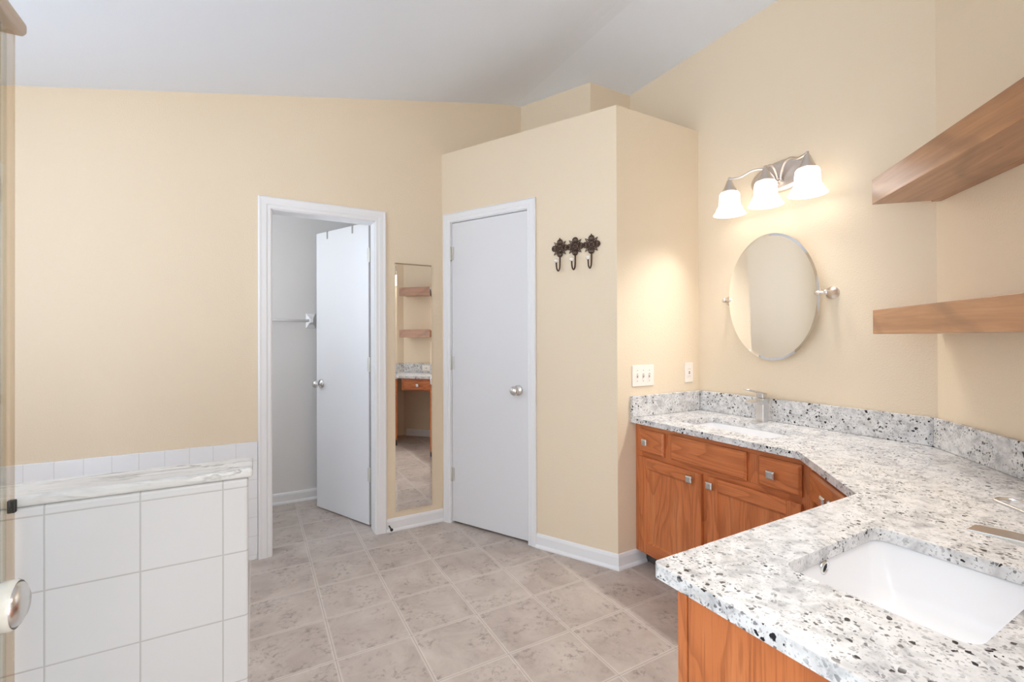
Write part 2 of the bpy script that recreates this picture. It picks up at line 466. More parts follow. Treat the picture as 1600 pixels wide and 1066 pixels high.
# left wall with window
WY0, WY1, WZ0, WZ1 = .95, 2.50, .80, 2.22
bm = bmesh.new()
bm_box(bm, (XL - T, -.15, 0), (XL, WY0, 2.45)); bm_box(bm, (XL - T, WY1, 0), (XL, YA + T, 2.45))
bm_box(bm, (XL - T, WY0, 0), (XL, WY1, WZ0)); bm_box(bm, (XL - T, WY0, WZ1), (XL, WY1, 2.45))
struct(obj('wall_left', bm, beige))
bm = bmesh.new(); bm_box(bm, (XL - T, YBACK - T, 0), (1.3, YBACK, ZT))
struct(obj('wall_rear', bm, beige))
win = struct(thing('window_1', 'white framed window of obscure glass seen in the oval mirror', 'window', (XL, (WY0 + WY1) / 2, WZ0))); del win['category']
hw, hh = (WY1 - WY0) / 2, WZ1 - WZ0
bm = bmesh.new()
for a, b in (((-.06, -hw - .06, -.06), (.02, -hw + .03, hh + .06)), ((-.06, hw - .03, -.06), (.02, hw + .06, hh + .06)), ((-.06, -hw + .03, -.06), (.02, hw - .03, .03)), ((-.06, -hw + .03, hh - .03), (.02, hw - .03, hh + .06)), ((-.05, -.02, .03), (-.01, .02, hh - .03))):
    bm_box(bm, a, b)
obj('window_frame', bm, white_trim, win, .004)
box('pane', (-.042, -hw + .025, .025), (-.036, hw - .025, hh - .025), obscure, win)
# closet box (wall with the closed door, its return beside the vanity and its flat top)
ub = ((B1[0] - B0[0]) / LEN_B, (B1[1] - B0[1]) / LEN_B); vb = (-ub[1], ub[0])   # along, into the closet
def PB(t, d): return (B0[0] + ub[0] * t + vb[0] * d, B0[1] + ub[1] * t + vb[1] * d)
DT0, DT1, DZ = .080, .697, 2.066      # closed-door opening
bm = bmesh.new()
bm_prism(bm, [PB(0, 0), PB(DT0, 0), PB(DT0, .1), PB(.02, .1), (B0[0] + .1, YA)], 0, ZB)
bm_prism(bm, [PB(DT1, 0), B1, (XC, YD), (XC, YD + .1), (B1[0] + .06, YD + .1), PB(DT1, .1)], 0, ZB)
bm_prism(bm, [PB(DT0, 0), PB(DT1, 0), PB(DT1, .1), PB(DT0, .1)], DZ, ZB)
bm_prism(bm, [PB(.03, .1), PB(DT1, .1), (B1[0] + .06, YD + .1), (XC, YD + .1), (XC, 2.512), (PCX, 2.512), (XCORN, YA), (B0[0] + .1, YA)], ZB - .08, ZB)
struct(obj('wall_closet', bm, beige), 'beige boxed-in closet walls left of the vanity')
# little room behind the open door
bm = bmesh.new()
bm_box(bm, (-1.0, YK, 0), (1.16, YK + .08, 2.5)); bm_box(bm, (-1.06, YA + T, 0), (-1.0, YK + .08, 1.15)); bm_box(bm, (-1.06, YA + T, 2.1), (-1.0, YK + .08, 2.5)); bm_box(bm, (1.08, YA + T, 0), (1.16, YK, 2.5)); bm_box(bm, (-1.0, YA + T, 2.42), (1.16, YK, 2.5))
bm_box(bm, (-1.0, YA + T, 0), (OX0 - .03, YA + T + .01, 2.42)); bm_box(bm, (OX1 + .03, YA + T, 0), (1.08, YA + T + .01, 2.42))
struct(obj('wall_closet_interior', bm, closet_paint), 'pale grey wall seen through the open doorway')

# baseboards (profile: out from wall, up)
BP = [(0, 0), (.022, 0), (.022, .008), (.017, .017), (.013, .020), (.012, .066), (.008, .078), (.003, .083), (0, .083)]
def baseboard(name, path, label=None):
    bm = bmesh.new(); bm_sweep(bm, path, BP); return struct(obj(name, bm, white_trim), label)
baseboard('baseboard_back', [(B0[0] + .012, YA), (.752, YA)], 'white baseboard under the tall mirror')
baseboard('baseboard_closet', [(XF + .105, YD), B1, PB(.756, 0)], 'white baseboard along the boxed closet')
baseboard('baseboard_interior', [(1.0, YK), (-.9, YK)], 'white baseboard inside the open doorway')
baseboard('baseboard_diagonal', [(XEF + .03, YFW + .03), (XC - .03, YE - .03)])

# door casings : mitred stepped profile (u away from the opening, v out of the wall)
def casing(name, x0, x1, zt, w, label, loc, rot, jamb):
    prof = [(0, 0), (0, .009), (.006, .012), (.020, .012), (.026, .016), (.050, .017), (w - .008, .019), (w, .014), (w, 0)]
    bm = bmesh.new()
    def stn(x, z, dx, dz): return [bm.verts.new((x + dx * u, -v, z + dz * u)) for u, v in prof]
    st = [stn(x0, 0, -1, 0), stn(x0, zt, -1, 1), stn(x1, zt, 1, 1), stn(x1, 0, 1, 0)]
    k = len(prof)
    for a, b in zip(st, st[1:]):
        for i in range(k): bm.faces.new((a[i], b[i], b[(i + 1) % k], a[(i + 1) % k]))
    bm.faces.new(st[0]); bm.faces.new(st[-1])
    # jamb lining and stop
    bm_box(bm, (x0 - .012, 0, 0), (x0 + .004, jamb, zt + .004)); bm_box(bm, (x1 - .004, 0, 0), (x1 + .012, jamb, zt + .004)); bm_box(bm, (x0, 0, zt - .004), (x1, jamb, zt + .012))
    return struct(obj(name, bm, white_trim, loc=loc, rot=rot), label)
casing('trim_1', OX0, .686, OZ, .069, 'white moulded casing of the open doorway', (0, YA, 0), 0, T + .01)
casing('trim_2', DT0, DT1, DZ, .060, 'white moulded casing of the closed door', (*B0, 0), ANG_B, .09)

# closed flush door
def knob_set(parent, x, z, y0, sgn, r=.028):
    """round door knob on the face y0 looking along sgn*y"""
    mt = Matrix.Translation((x, y0, z)) @ basis((0, sgn, 0), (1, 0, 0))
    bm = bmesh.new()
    bm_lathe(bm, [(0, 0), (.033, 0), (.033, .004), (.029, .010), (.016, .013), (.011, .018), (.011, .030), (.018, .036), (r, .044), (r + .001, .052), (r - .004, .061), (.014, .066), (0, .067)], mt, 28)
    return obj('door_knob', bm, nickel, parent)
def hinge(parent, x, y, z, h=.09, leaf=1):
    bm = bmesh.new(); bm_lathe(bm, [(0, -h / 2 - .004), (.004, -h / 2 - .003), (.0065, -h / 2), (.0065, h / 2), (.004, h / 2 + .003), (0, h / 2 + .004)], Matrix.Translation((x, y, z)), 14)
    bm_box(bm, (x - .022 if leaf < 0 else x - .004, y + .003, z - h / 2), (x + .004 if leaf < 0 else x + .022, y + .006, z + h / 2))
    return obj('hinge', bm, hinge_m, parent)
d2 = struct(thing('door_2', 'closed white flush door with a round nickel knob', 'door', (*B0, 0), ANG_B)); del d2['category']
box('door_panel', (DT0 + .007, .003, .016), (DT1 - .007, .038, DZ - .008), white_door, d2, .002)
knob_set(d2, .622, .942, .003, -1)
for z in (1.851, 1.10, .336): hinge(d2, DT0 + .003, -.004, z)

# open door, hinged on the right jamb and swung into the little room
HX, HY = .674, 3.178
ang = math.radians(115.4)
d1 = struct(thing('door_1', 'open white flush door swung into the little room', 'door', (HX, HY, 0), ang)); del d1['category']
box('door_panel', (0, -.036, .012), (.616, 0, 2.056), white_door, d1, .002)
knob_set(d1, .612 - .06, .935, 0, 1); knob_set(d1, .612 - .06, .935, -.036, -1)
for z in (1.833, 1.093, .35): hinge(d1, -.009, -.004, z, .095, 1)
for x, lab in ((.475, 'grey over-door hook strap nearer the knob edge of the open door'), (.176, 'grey over-door hook strap nearer the hinge side of the open door')):
    h = thing('over_door_hook', lab, 'hook', (HX, HY, 0), ang, 'over-door hook straps')
    bm = bmesh.new()
    bm_box(bm, (x - .007, .0004, 2.002), (x + .007, .0022, 2.0585)); bm_box(bm, (x - .007, -.0385, 2.0568), (x + .007, .0022, 2.0586)); bm_box(bm, (x - .007, -.0385, 1.99), (x + .007, -.0367, 2.0586))
    obj('strap', bm, strap_grey, h)
# wall bar in the little room
tb = thing('towel_bar', 'white ceramic wall bar in the little room beside the open door', 'towel bar', (.392, YK, 1.41))
bm = bmesh.new()
def sq_ring(bm, stages, mat):
    rings = [[bm.verts.new(mat @ Vector((sx * w, sy * h, d))) for sx, sy in ((-1, -1), (1, -1), (1, 1), (-1, 1))] for w, h, d in stages]
    for a, b in zip(rings, rings[1:]):
        for i in range(4): bm.faces.new((a[i], a[(i + 1) % 4], b[(i + 1) % 4], b[i]))
    bm.faces.new(rings[0][::-1]); bm.faces.new(rings[-1])
mt = basis((0, -1, 0), (1, 0, 0))
sq_ring(bm, [(.036, .058, 0), (.036, .058, .008), (.022, .036, .020), (.014, .020, .036), (.015, .020, .060), (.012, .016, .066)], mt)
obj('post', bm, ceramic, tb, .003)
bm = bmesh.new(); bm_tube(bm, [(-.62, -.05, 0), (0, -.05, 0)], .011, 14); obj('bar', bm, ceramic, tb)
bm = bmesh.new(); sq_ring(bm, [(.036, .058, 0), (.036, .058, .008), (.022, .036, .020), (.014, .020, .036), (.015, .020, .060), (.012, .016, .066)], Matrix.Translation((-.62, 0, 0)) @ mt)
obj('post', bm, ceramic, tb, .003)
# black door stop on the baseboard
ds = thing('door_stop', 'small black doorstop sticking out of the baseboard beside the open doorway', 'doorstop', (.770, YA - .013, .040))
bm = bmesh.new(); bm_tube(bm, [(0, 0, 0), (-.002, -.062, .001)], .0045, 10); obj('shaft', bm, black_rubber, ds)
bm = bmesh.new(); bm_lathe(bm, [(0, 0), (.0075, 0), (.0095, .006), (.0095, .013), (.006, .016), (0, .016)], Matrix.Translation((-.002, -.060, .001)) @ basis((0, -1, 0), (1, 0, 0)), 16); obj('tip', bm, black_rubber, ds)

# tile wainscot on the far wall and the half wall with its marble cap
bm = bmesh.new(); bm_box(bm, (XL, YA - .009, 0), (.018, YA, .678)); struct(obj('trim_3', bm, tile_small, bevel=.003), 'small white wall tiles along the far wall')
PX0, PX1, PY0, PY1 = -1.0, -.013, 1.27, 1.385
bm = bmesh.new(); bm_box(bm, (PX0, PY0, 0), (PX1, PY1, .9375))
hw_ = struct(obj('wall_half', bm, tile_big, bevel=.007, seg=3), 'white tiled half wall with a marble cap at left')
bm = bmesh.new(); bm_box(bm, (PX0, PY0 - .004, .9375), (-.003, PY1 + .008, .960)); obj('marble_cap', bm, marble_m, hw_, .007, 3)['label'] = 'grey-veined white marble cap'
# glass shower enclosure whose edge shows at the far left
sh = thing('shower_door', 'glass shower door edge with metal stile and pearl knob at far left', 'shower door', (-.418, PY0 - .005, 0))
box('glass_pane', (-.004, -1.0, .02), (.004, -.022, 1.865), clear_glass, sh)
box('stile', (-.014, -.022, .0), (.010, -.001, 1.872), edge_glass, sh, .004)
bm = bmesh.new()
prof = [(-.024, 1.868), (.020, 1.868), (.026, 1.876), (.026, 1.892), (.014, 1.906), (-.012, 1.908), (-.024, 1.898)]
A = [bm.verts.new((x, 0.0, z)) for x, z in prof]; Bv = [bm.verts.new((x, -1.0, z)) for x, z in prof]
for i in range(len(prof)): bm.faces.new((A[i], A[(i + 1) % 7], Bv[(i + 1) % 7], Bv[i]))
bm.faces.new(A); bm.faces.new(Bv[::-1]); obj('header_rail', bm, plain('satin_header_rail', srgb(196, 180, 164), .3, .55), sh, .004, 3)
box('seal', (.0, -.010, .932), (.012, .001, .957), black_rubber, sh, .002)
mt = Matrix.Translation((.004, -.165, .818)) @ basis((1, 0, 0), (0, 0, 1))
bm = bmesh.new(); bm_lathe(bm, [(0, 0), (.018, 0), (.018, .006), (.012, .012), (.012, .024), (.026, .030), (.036, .040), (.038, .056), (.034, .066), (.022, .072), (0, .073)], mt, 28)
obj('knob', bm, nickel, sh)
bm = bmesh.new(); bm_lathe(bm, [(.0385, .036), (.041, .042), (.041, .058), (.0385, .062)], mt, 28); obj('knob_collar', bm, clear_knob, sh)

# ================================================================== WALL THINGS
def bevel_mirror(bm, outline, depth, inset, axis_pts):
    """slab with a wide polished bevel: outline -> inset front"""
    cx = sum(p[0] for p in outline) / len(outline); cz = sum(p[1] for p in outline) / len(outline)
    return cx, cz
tm = thing('wall_mirror', 'tall narrow wall mirror hung between the open doorway and the closed door', 'mirror', (.9395, YA, .127))
mw, mh = .125, 1.640
bm = bmesh.new()
o_ = [(-mw, 0), (mw, 0), (mw, mh), (-mw, mh)]; b_ = .011
i_ = [(-mw + b_, b_), (mw - b_, b_), (mw - b_, mh - b_), (-mw + b_, mh - b_)]
vb_ = [bm.verts.new((x, -.002, z)) for x, z in o_]; vo = [bm.verts.new((x, -.008, z)) for x, z in o_]; vi = [bm.verts.new((x, -.0090, z)) for x, z in i_]
for i in range(4):
    j = (i + 1) % 4; bm.faces.new((vb_[i], vb_[j], vo[j], vo[i])); bm.faces.new((vo[i], vo[j], vi[j], vi[i]))
bm.faces.new(vi); bm.faces.new(vb_[::-1])
obj('mirror_glass', bm, mirror_m, tm)
tan_edge = plain('mirror_clip_tan', srgb(150, 128, 104), .5)
box('top_channel', (-mw - .001, -.0105, mh - .004), (mw + .001, 0, mh + .003), tan_edge, tm, .001)

# oval pivot mirror
om = thing('oval_mirror', 'oval tilting mirror on two nickel posts above the far sink', 'mirror', (XC, 1.432, 1.480))
bm = bmesh.new(); n = 72; ea, eb = .238, .331; x0 = -.060
ring = []
for k, (ins, xx) in enumerate(((.001, x0 + .003), (0, x0), (0, x0 - .003), (.012, x0 - .0037))):
    ring.append([bm.verts.new((xx, (ea - ins) * math.cos(2 * PI * i / n), (eb - ins) * math.sin(2 * PI * i / n))) for i in range(n)])
for a, b in zip(ring, ring[1:]):
    for i in range(n): bm.faces.new((a[i], a[(i + 1) % n], b[(i + 1) % n], b[i]))
bm.faces.new(ring[0][::-1]); bm.faces.new(ring[-1])
g_ = obj('mirror_glass', bm, mirror_m, om); g_.rotation_euler = (0, math.radians(-1.6), math.radians(.8)); g_.location = (.004, .0, 0)
for sgn in (-1, 1):
    yy = sgn * .268
    bm = bmesh.new(); bm_lathe(bm, [(0, 0), (.030, 0), (.030, .004), (.022, .010), (.012, .020), (.010, .044), (.0115, .050), (.0115, .066), (.009, .070), (0, .070)], Matrix.Translation((0, yy, 0)) @ basis((-1, 0, 0), (0, 0, 1)), 24)
    bm_tube(bm, [(-.058, yy, 0), (-.058, yy - sgn * .05, 0)], .0065, 12)
    bm_lathe(bm, [(.0065, 0), (.011, .004), (.011, .016), (0, .018)], Matrix.Translation((-.058, yy - sgn * .026, 0)) @ basis((0, -sgn, 0), (0, 0, 1)), 16)
    obj('post', bm, nickel_warm, om)

# three-light vanity fixture
def vanity_light(name, label, loc, rot, power=1.0):
    t = thing(name, label, 'light fixture', loc, rot)      # local: x along the wall, -y out of it
    bm = bmesh.new(); n = 48; rr = []
    for sc, d in ((1, 0), (1, -.006), (.93, -.012), (.80, -.020), (.74, -.021)):
        rr.append([bm.verts.new((.165 * (1 - (1 - sc) * .6) * math.cos(2 * PI * i / n), d, .083 * sc * math.sin(2 * PI * i / n))) for i in range(n)])
    for a, b in zip(rr, rr[1:]):
        for i in range(n): bm.faces.new((a[i], a[(i + 1) % n], b[(i + 1) % n], b[i])).smooth = True
    bm.faces.new(rr[0][::-1]); bm.faces.new(rr[-1]); obj('backplate', bm, nickel_warm, t)
    bm = bmesh.new(); bm_lathe(bm, [(0, 0), (.024, 0), (.022, .008), (.012, .014), (.012, .024), (.008, .032), (0, .034)], Matrix.Translation((0, -.020, -.034)) @ basis((0, -1, 0), (1, 0, 0)), 24)
    for k in range(5):
        a = 2 * PI * k / 5; bm_lathe(bm, [(0, -.007), (.006, -.004), (.007, 0), (.006, .004), (0, .007)], Matrix.Translation((.014 * math.cos(a), -.040, -.034 + .014 * math.sin(a))), 10)
    obj('rosette', bm, nickel_warm, t)
    DY = -.140
    for x in (-.203, 0, .203):
        s = (x > 0) - (x < 0)
        if s: p = [(s * .012, -.030, -.040), (s * .020, -.040, .004), (s * .052, -.062, .042), (s * .100, -.092, .046), (s * .150, -.120, .022), (x - s * .008, DY, .022), (x, DY, .028)]
        else: p = [(0, -.032, -.040), (0, -.046, .006), (0, -.078, .040), (0, -.116, .036), (0, DY, .010)]
        bm = bmesh.new(); bm_tube(bm, smooth_path(p, 7), .0062, 12); obj('arm', bm, nickel_warm, t)
        sp = Matrix.Translation((x, DY, 0))
        bm = bmesh.new(); bm_lathe(bm, [(0, .034), (.006, .032), (.008, .026), (.006, .020), (.013, .014), (.019, -.004), (.026, -.022), (.034, -.036), (.037, -.044), (.036, -.050), (.030, -.050), (0, -.046)], sp, 28); obj('socket_cap', bm, nickel_warm, t)
        prof = [(.034, -.046), (.045, -.050), (.051, -.060), (.053, -.080), (.0535, -.110), (.056, -.124), (.062, -.134), (.066, -.139), (.0665, -.145), (.074, -.158), (.0825, -.170)]
        inner = [(r - .004, h) for r, h in prof[::-1]]
        bm = bmesh.new(); bm_lathe(bm, prof + inner, sp, 40); sh_ = obj('lamp_shade', bm, shade_m, t)
        ld = bpy.data.lights.new('bulb', 'SPOT'); ld.energy = LAMP_W * power; ld.color = LAMP_COL; ld.shadow_soft_size = .024
        ld.spot_size = math.radians(122); ld.spot_blend = 1.0
        lo = bpy.data.objects.new('bulb', ld); C.objects.link(lo); lo.parent = t; lo.location = (x, DY, -.122); lo.rotation_euler = (-math.radians(28), 0, 0)
    return t
vanity_light('vanity_light', 'lit three-shade nickel vanity light above the oval mirror', (XC, 1.405, 2.110), -PI / 2)
vanity_light('vanity_light', 'unseen three-shade nickel vanity light added on the wall behind the near sink', (1.088, YFW, 2.110), PI, .55)  # out of view, added for its light on the near counter and walls

# coat hooks with openwork medallions
hk = thing('coat_hook_rack', 'dark bronze three-hook rack with openwork medallions and white ceramic tips', 'coat hooks', (*PB(1.020, 0), 1.797), ANG_B)
for t_, tip in ((-.098, True), (0, False), (.100, True)):
    bm = bmesh.new(); yv = -.010
    def P2(r, a): return (t_ + r * math.cos(a), yv, r * math.sin(a))
    bm_tube(bm, [P2(.009, 2 * PI * i / 14) for i in range(14)], .0030, 7, True)
    bm_tube(bm, [P2(.019, 2 * PI * i / 20) for i in range(20)], .0022, 6, True)
    for q in range(4):
        a = PI / 2 * q
        bm_tube(bm, [P2(.034 + .0165 * math.cos(u), a + .42 * math.sin(u)) for u in [2 * PI * i / 18 for i in range(18)]], .0032, 7, True)     # round lobe
        for s in (-.22, .22): bm_tube(bm, [P2(.020, a + s * .4), P2(.036, a + s), P2(.047, a + s * .5)], .0021, 6)
        bm_tube(bm, [P2(.014, a), P2(.047, a)], .0022, 6)
        d = a + PI / 4
        bm_tube(bm, [P2(.017, d - .16), P2(.036, d - .15), P2(.053, d), P2(.036, d + .15), P2(.017, d + .16), P2(.013, d)], .0030, 7, True)         # pointed petal
    if tip: bm_tube(bm, [P2(.049, PI / 2), P2(.060, PI / 2)], [.0045, .003], 8)
    bm_tube(bm, [(t_ - .052, yv, 0), (t_ - .040, yv, 0)], .004, 6); bm_tube(bm, [(t_ + .040, yv, 0), (t_ + .052, yv, 0)], .004, 6)
    bm_box(bm, (t_ - .006, yv, -.006), (t_ + .006, 0, .006))
    obj('medallion', bm, iron, hk)
    bm = bmesh.new()
    bm_tube(bm, smooth_path([(t_, -.010, -.044), (t_, -.010, -.085), (t_, -.014, -.118), (t_, -.030, -.136), (t_, -.048, -.128), (t_, -.055, -.104), (t_, -.056, -.090)], 6), .0042, 9)
    ho = obj('hook', bm, iron, hk)
    bm = bmesh.new(); bm_lathe(bm, [(0, 0), (.007, .001), (.013, .007), (.0145, .013), (.012, .019), (.006, .023), (0, .024)], Matrix.Translation((t_, -.056, -.092)), 20)
    obj('ceramic_tip', bm, ceramic_knob, ho)['label'] = 'white ceramic tip'

# switch plate and outlets (local x along wall, -y out)
sw = thing('light_switch', 'white triple toggle switch plate left of the far sink', 'light switch', (1.930, YD, 1.0535))
box('cover_plate', (-.0835, -.006, -.060), (.0835, 0, .060), white_plastic, sw, .003)
for x in (-.046, 0, .046):
    bm = bmesh.new(); bm_box(bm, (x - .005, -.0068, -.012), (x + .005, -.0055, .012)); tg = obj('toggle_slot', bm, grey_slot, sw)
    bm = bmesh.new(); bm_box(bm, (x - .0038, -.019, .000), (x + .0038, -.006, .008)); o = obj('toggle', bm, white_plastic, tg, .001)
    for z in (-.030, .030):
        bm = bmesh.new(); bm_lathe(bm, [(0, .0005), (.003, .0005), (.003, -.001), (0, -.001)], Matrix.Translation((x, -.006, z)) @ basis((0, -1, 0), (1, 0, 0)), 10); obj('screw', bm, grey_slot, sw)
def outlet(label, loc, rot, horiz=False):
    t = thing('outlet', label, 'outlet', loc, rot)
    def b(a, c, m, nm, p, bv=0):
        if horiz: a, c = (-c[2], a[1], a[0]), (-a[2], c[1], c[0])
        return box(nm, a, c, m, p, bv)
    b((-.036, -.006, -.0595), (.036, 0, .0595), white_plastic, 'cover_plate', t, .003)
    r = b((-.0168, -.0078, -.033), (.0168, -.005, .033), white_plastic, 'receptacle', t, .001)
    for z in (-.022, .022):
        for x in (-.006, .006): b((x - .001, -.0083, z - .004), (x + .001, -.0076, z + .004), grey_slot, 'socket_slot', r)
    b((-.005, -.0088, .0015), (.005, -.0076, .0065), black, 'test_button', r); b((-.005, -.0088, -.0075), (.005, -.0076, -.0025), black, 'reset_button', r)
    return t
outlet('white outlet with black test buttons near the corner beside the far sink', (2.309, YD, 1.056), 0)

# ================================================================== VANITY
def pull(parent, x, z, y0):
    """square pillow nickel knob; local -y is the front"""
    bm = bmesh.new()
    bm_lathe(bm, [(.0, 0), (.0095, 0), (.0085, .003), (.006, .007), (.006, .014), (.010, .019)], Matrix.Translation((x, y0, z)) @ basis((0, -1, 0), (1, 0, 0)), 18)
    sq_ring(bm, [(.010, .010, .0165), (.0178, .0165, .0175), (.0190, .0178, .021), (.0178, .0165, .025), (.012, .011, .0285)], Matrix.Translation((x, y0, z)) @ basis((0, -1, 0), (1, 0, 0)))
    return obj('knob', bm, nickel, parent, .0015)
def slab_front(parent, name, x0, x1, z0, z1, y):
    bm = bmesh.new(); th = .019; e = .010
    o_ = [(x0, z0), (x1, z0), (x1, z1), (x0, z1)]; i_ = [(x0 + e, z0 + e), (x1 - e, z0 + e), (x1 - e, z1 - e), (x0 + e, z1 - e)]
    r0 = [bm.verts.new((a, y, b)) for a, b in o_]; r1 = [bm.verts.new((a, y - th * .62, b)) for a, b in o_]
    r2 = [bm.verts.new((a + (.003 if a == x0 else -.003), y - th * .68, b + (.003 if b == z0 else -.003))) for a, b in o_]; r3 = [bm.verts.new((a, y - th, b)) for a, b in i_]
    for A_, B_ in ((r0, r1), (r1, r2), (r2, r3)):
        for i in range(4): bm.faces.new((A_[i], A_[(i + 1) % 4], B_[(i + 1) % 4], B_[i]))
    bm.faces.new(r3); bm.faces.new(r0[::-1])
    return obj(name, bm, oak_x, parent, .0012)
def framed_door(parent, x0, x1, z0, z1, y):
    fw, th = .056, .019
    bm = bmesh.new()
    bm_box(bm, (x0, y - th, z0), (x0 + fw, y, z1), 0); bm_box(bm, (x1 - fw, y - th, z0), (x1, y, z1), 0)
    bm_box(bm, (x0 + fw, y - th, z0), (x1 - fw, y, z0 + fw), 1); bm_box(bm, (x0 + fw, y - th, z1 - fw), (x1 - fw, y, z1), 1)
    d = obj('door', bm, [oak_z, oak_x], parent, .003, 2)
    bm = bmesh.new(); a, b = .004, .016
    def rect(ins, yy): return [bm.verts.new((p, yy, q)) for p, q in ((x0 + fw + ins, z0 + fw + ins), (x1 - fw - ins, z0 + fw + ins), (x1 - fw - ins, z1 - fw - ins), (x0 + fw + ins, z1 - fw - ins))]
    rs = [rect(-.001, y - th * .8), rect(.004, y - th * .72), rect(.009, y - th * .45), rect(.011, y - th * .42)]
    for A_, B_ in zip(rs, rs[1:]):
        for i in range(4): bm.faces.new((A_[i], A_[(i + 1) % 4], B_[(i + 1) % 4], B_[i]))
    bm.faces.new(rs[-1]); obj('panel', bm, oak_z, d)
    return d
ZU = ZC - CT
def cabinet(label, loc, rot, w, depth, fronts, doors, toe_x0=0.0):
    t = thing('vanity_cabinet', label, 'cabinet', loc, rot)     # local x along the front, y into the wall; y=0 is the face frame
    bm = bmesh.new()
    for a, b in (((0, .022, .085), (.016, depth, ZU - .001)), ((w - .016, .022, .085), (w, depth, ZU - .001)), ((0, .09, 0), (.016, depth, .085)), ((w - .016, .09, 0), (w, depth, .085)), ((.016, depth - .008, .085), (w - .016, depth, ZU - .001)), ((.016, .022, .085), (w - .016, depth - .008, .101))):
        bm_box(bm, a, b)
    obj('carcass', bm, oak_z, t, .001)
    bm = bmesh.new(); xs_ = sorted({0.0, w})
    zd = fronts[0][2]; zt = fronts[0][3]; dz0, dz1 = doors[0][2], doors[0][3]
    bm_box(bm, (0, 0, .083), (.05, .020, ZU - .001), 0); bm_box(bm, (w - .038, 0, .083), (w, .020, ZU - .001), 0)
    bm_box(bm, (.05, .001, zt - .012), (w - .038, .020, ZU - .001), 1); bm_box(bm, (.05, .001, dz1 - .012), (w - .038, .020, zd + .012), 1); bm_box(bm, (.05, .001, .083), (w - .038, .020, dz0 + .014), 1)
    for a, b in ([(d0[1] - .012, d1[0] + .012) for d0, d1 in zip(doors, doors[1:])]): bm_box(bm, (a, .0005, .1), (b, .020, dz1), 0)
    for a, b in ([(d0[1] - .012, d1[0] + .012) for d0, d1 in zip(fronts, fronts[1:])]): bm_box(bm, (a, .0005, zd), (b, .020, zt), 0)
    bm_box(bm, (.04, .012, .09), (w - .03, .020, ZU - .01), 0)
    obj('face_frame', bm, [oak_z, oak_x], t, .0012)
    box('toe_kick', (.0, .078, 0), (w, .09, .084), toe_m, t)
    for x0, x1, z0, z1, kx in fronts:
        d = slab_front(t, 'drawer' if kx else 'false_front', x0, x1, z0, z1, -.0005)
        if kx: pull(d, kx, (z0 + z1) / 2, -.0195)
    for x0, x1, z0, z1, kx in doors:
        d = framed_door(t, x0, x1, z0, z1, -.0005); pull(d, kx, z1 - .034, -.0195)
    return t
FX1 = 1.872
c1 = cabinet('oak vanity cabinet under the far sink with drawers and panelled doors', (FX1, YD - .003, 0), -PI / 2, .935, XC - FX1 - .004,
    [(.041, .213, .642, .767, .102), (.260, .674, .645, .770, None), (.727, .905, .644, .770, .796)],
    [(.041, .446, .100, .617, .393), (.478, .905, .100, .617, .506)])
FY2 = .622
c2 = cabinet('oak vanity cabinet under the near sink, its plain side panel showing', (1.462, FY2, 0), PI, .745, FY2 - YFW - .004,
    [(.03, .715, .645, .770, None)], [(.03, .362, .100, .617, .325), (.383, .715, .100, .617, .42)])
box('end_panel', (.743, .0275, .0), (.7475, FY2 - YFW - .004, ZU - .001), oak_z, c2, .001)
box('end_stile', (.7425, -.0, .083), (.7475, .0205, ZU - .001), oak_z, c2, .001)
# dressing-table drawer unit on the diagonal
P1 = Vector((XF, 1.007)); DL = .491
e_ = Vector((-.7071, -.7071)); w_ = Vector((.7071, -.7071))
dk = thing('desk_drawer', 'oak drawer under the diagonal counter above an open knee space', 'drawer', (*(P1 + w_ * .036), 0), R45)
bm = bmesh.new(); bm_box(bm, (.022, .0, .655), (DL - .022, .02, ZU - .001), 0); bm_box(bm, (.03, .02, .655), (DL - .03, .40, .668), 0)
obj('apron', bm, oak_x, dk, .001)
d_ = slab_front(dk, 'drawer_front', .045, DL - .045, .662, .770, -.0005); pull(d_, DL / 2, .716, -.0195)
# short oak cheeks closing the corners between desk and cabinets
box('cheek', (.006, .001, .60), (.024, .03, ZU - .001), oak_z, dk, .001)

# counter: one slab with two cut-outs
TIP = .689
ct = thing('countertop', 'speckled white granite countertop wrapping the corner with both sinks', 'countertop')
G1 = (1.965, 2.236, 1.205, 1.700); G2 = (.897, 1.272, .248, .527)
outer = [(XC - .001, YD - .001), (XC - .001, YE), (XEF, YFW + .001), (TIP, YFW + .001)]
for i in range(7):
    a = PI - PI / 2 * i / 6; outer.append((TIP + .014 + .014 * math.cos(a), YF - .014 + .014 * math.sin(a)))
outer += [(XF - (1.007 - YF), YF), (XF, 1.007), (XF, YD - .001)]
h1 = rrect(*G1, .022); h2 = rrect(*G2, .030)
bm = bmesh.new(); edges = []
for loop in (outer, h1, h2):
    vs = [bm.verts.new((x, y, ZC)) for x, y in loop]
    for i in range(len(vs)): edges.append(bm.edges.new((vs[i], vs[(i + 1) % len(vs)])))
bmesh.ops.triangle_fill(bm, use_beauty=True, use_dissolve=False, edges=edges)
r = bmesh.ops.extrude_face_region(bm, geom=bm.faces[:])
bmesh.ops.translate(bm, verts=[v for v in r['geom'] if isinstance(v, bmesh.types.BMVert)], vec=(0, 0, -CT))
obj('slab', bm, granite_m, ct, .004, 3)
def splash(pts, off):
    bm = bmesh.new(); bm_prism(bm, pts, ZC + .0005, ZS); o = obj('backsplash', bm, granite_m, ct, .0025, 2); return o
k8 = .020 * math.tan(PI / 8)
splash([(XF, YD - .0005), (XF, YD - .0205), (XC - .0205, YD - .0205), (XC - .0005, YD - .0005)], 0)
splash([(XC - .0005, YD - .021), (XC - .0205, YD - .021), (XC - .0205, YE + k8), (XC - .0005, YE)], 0)
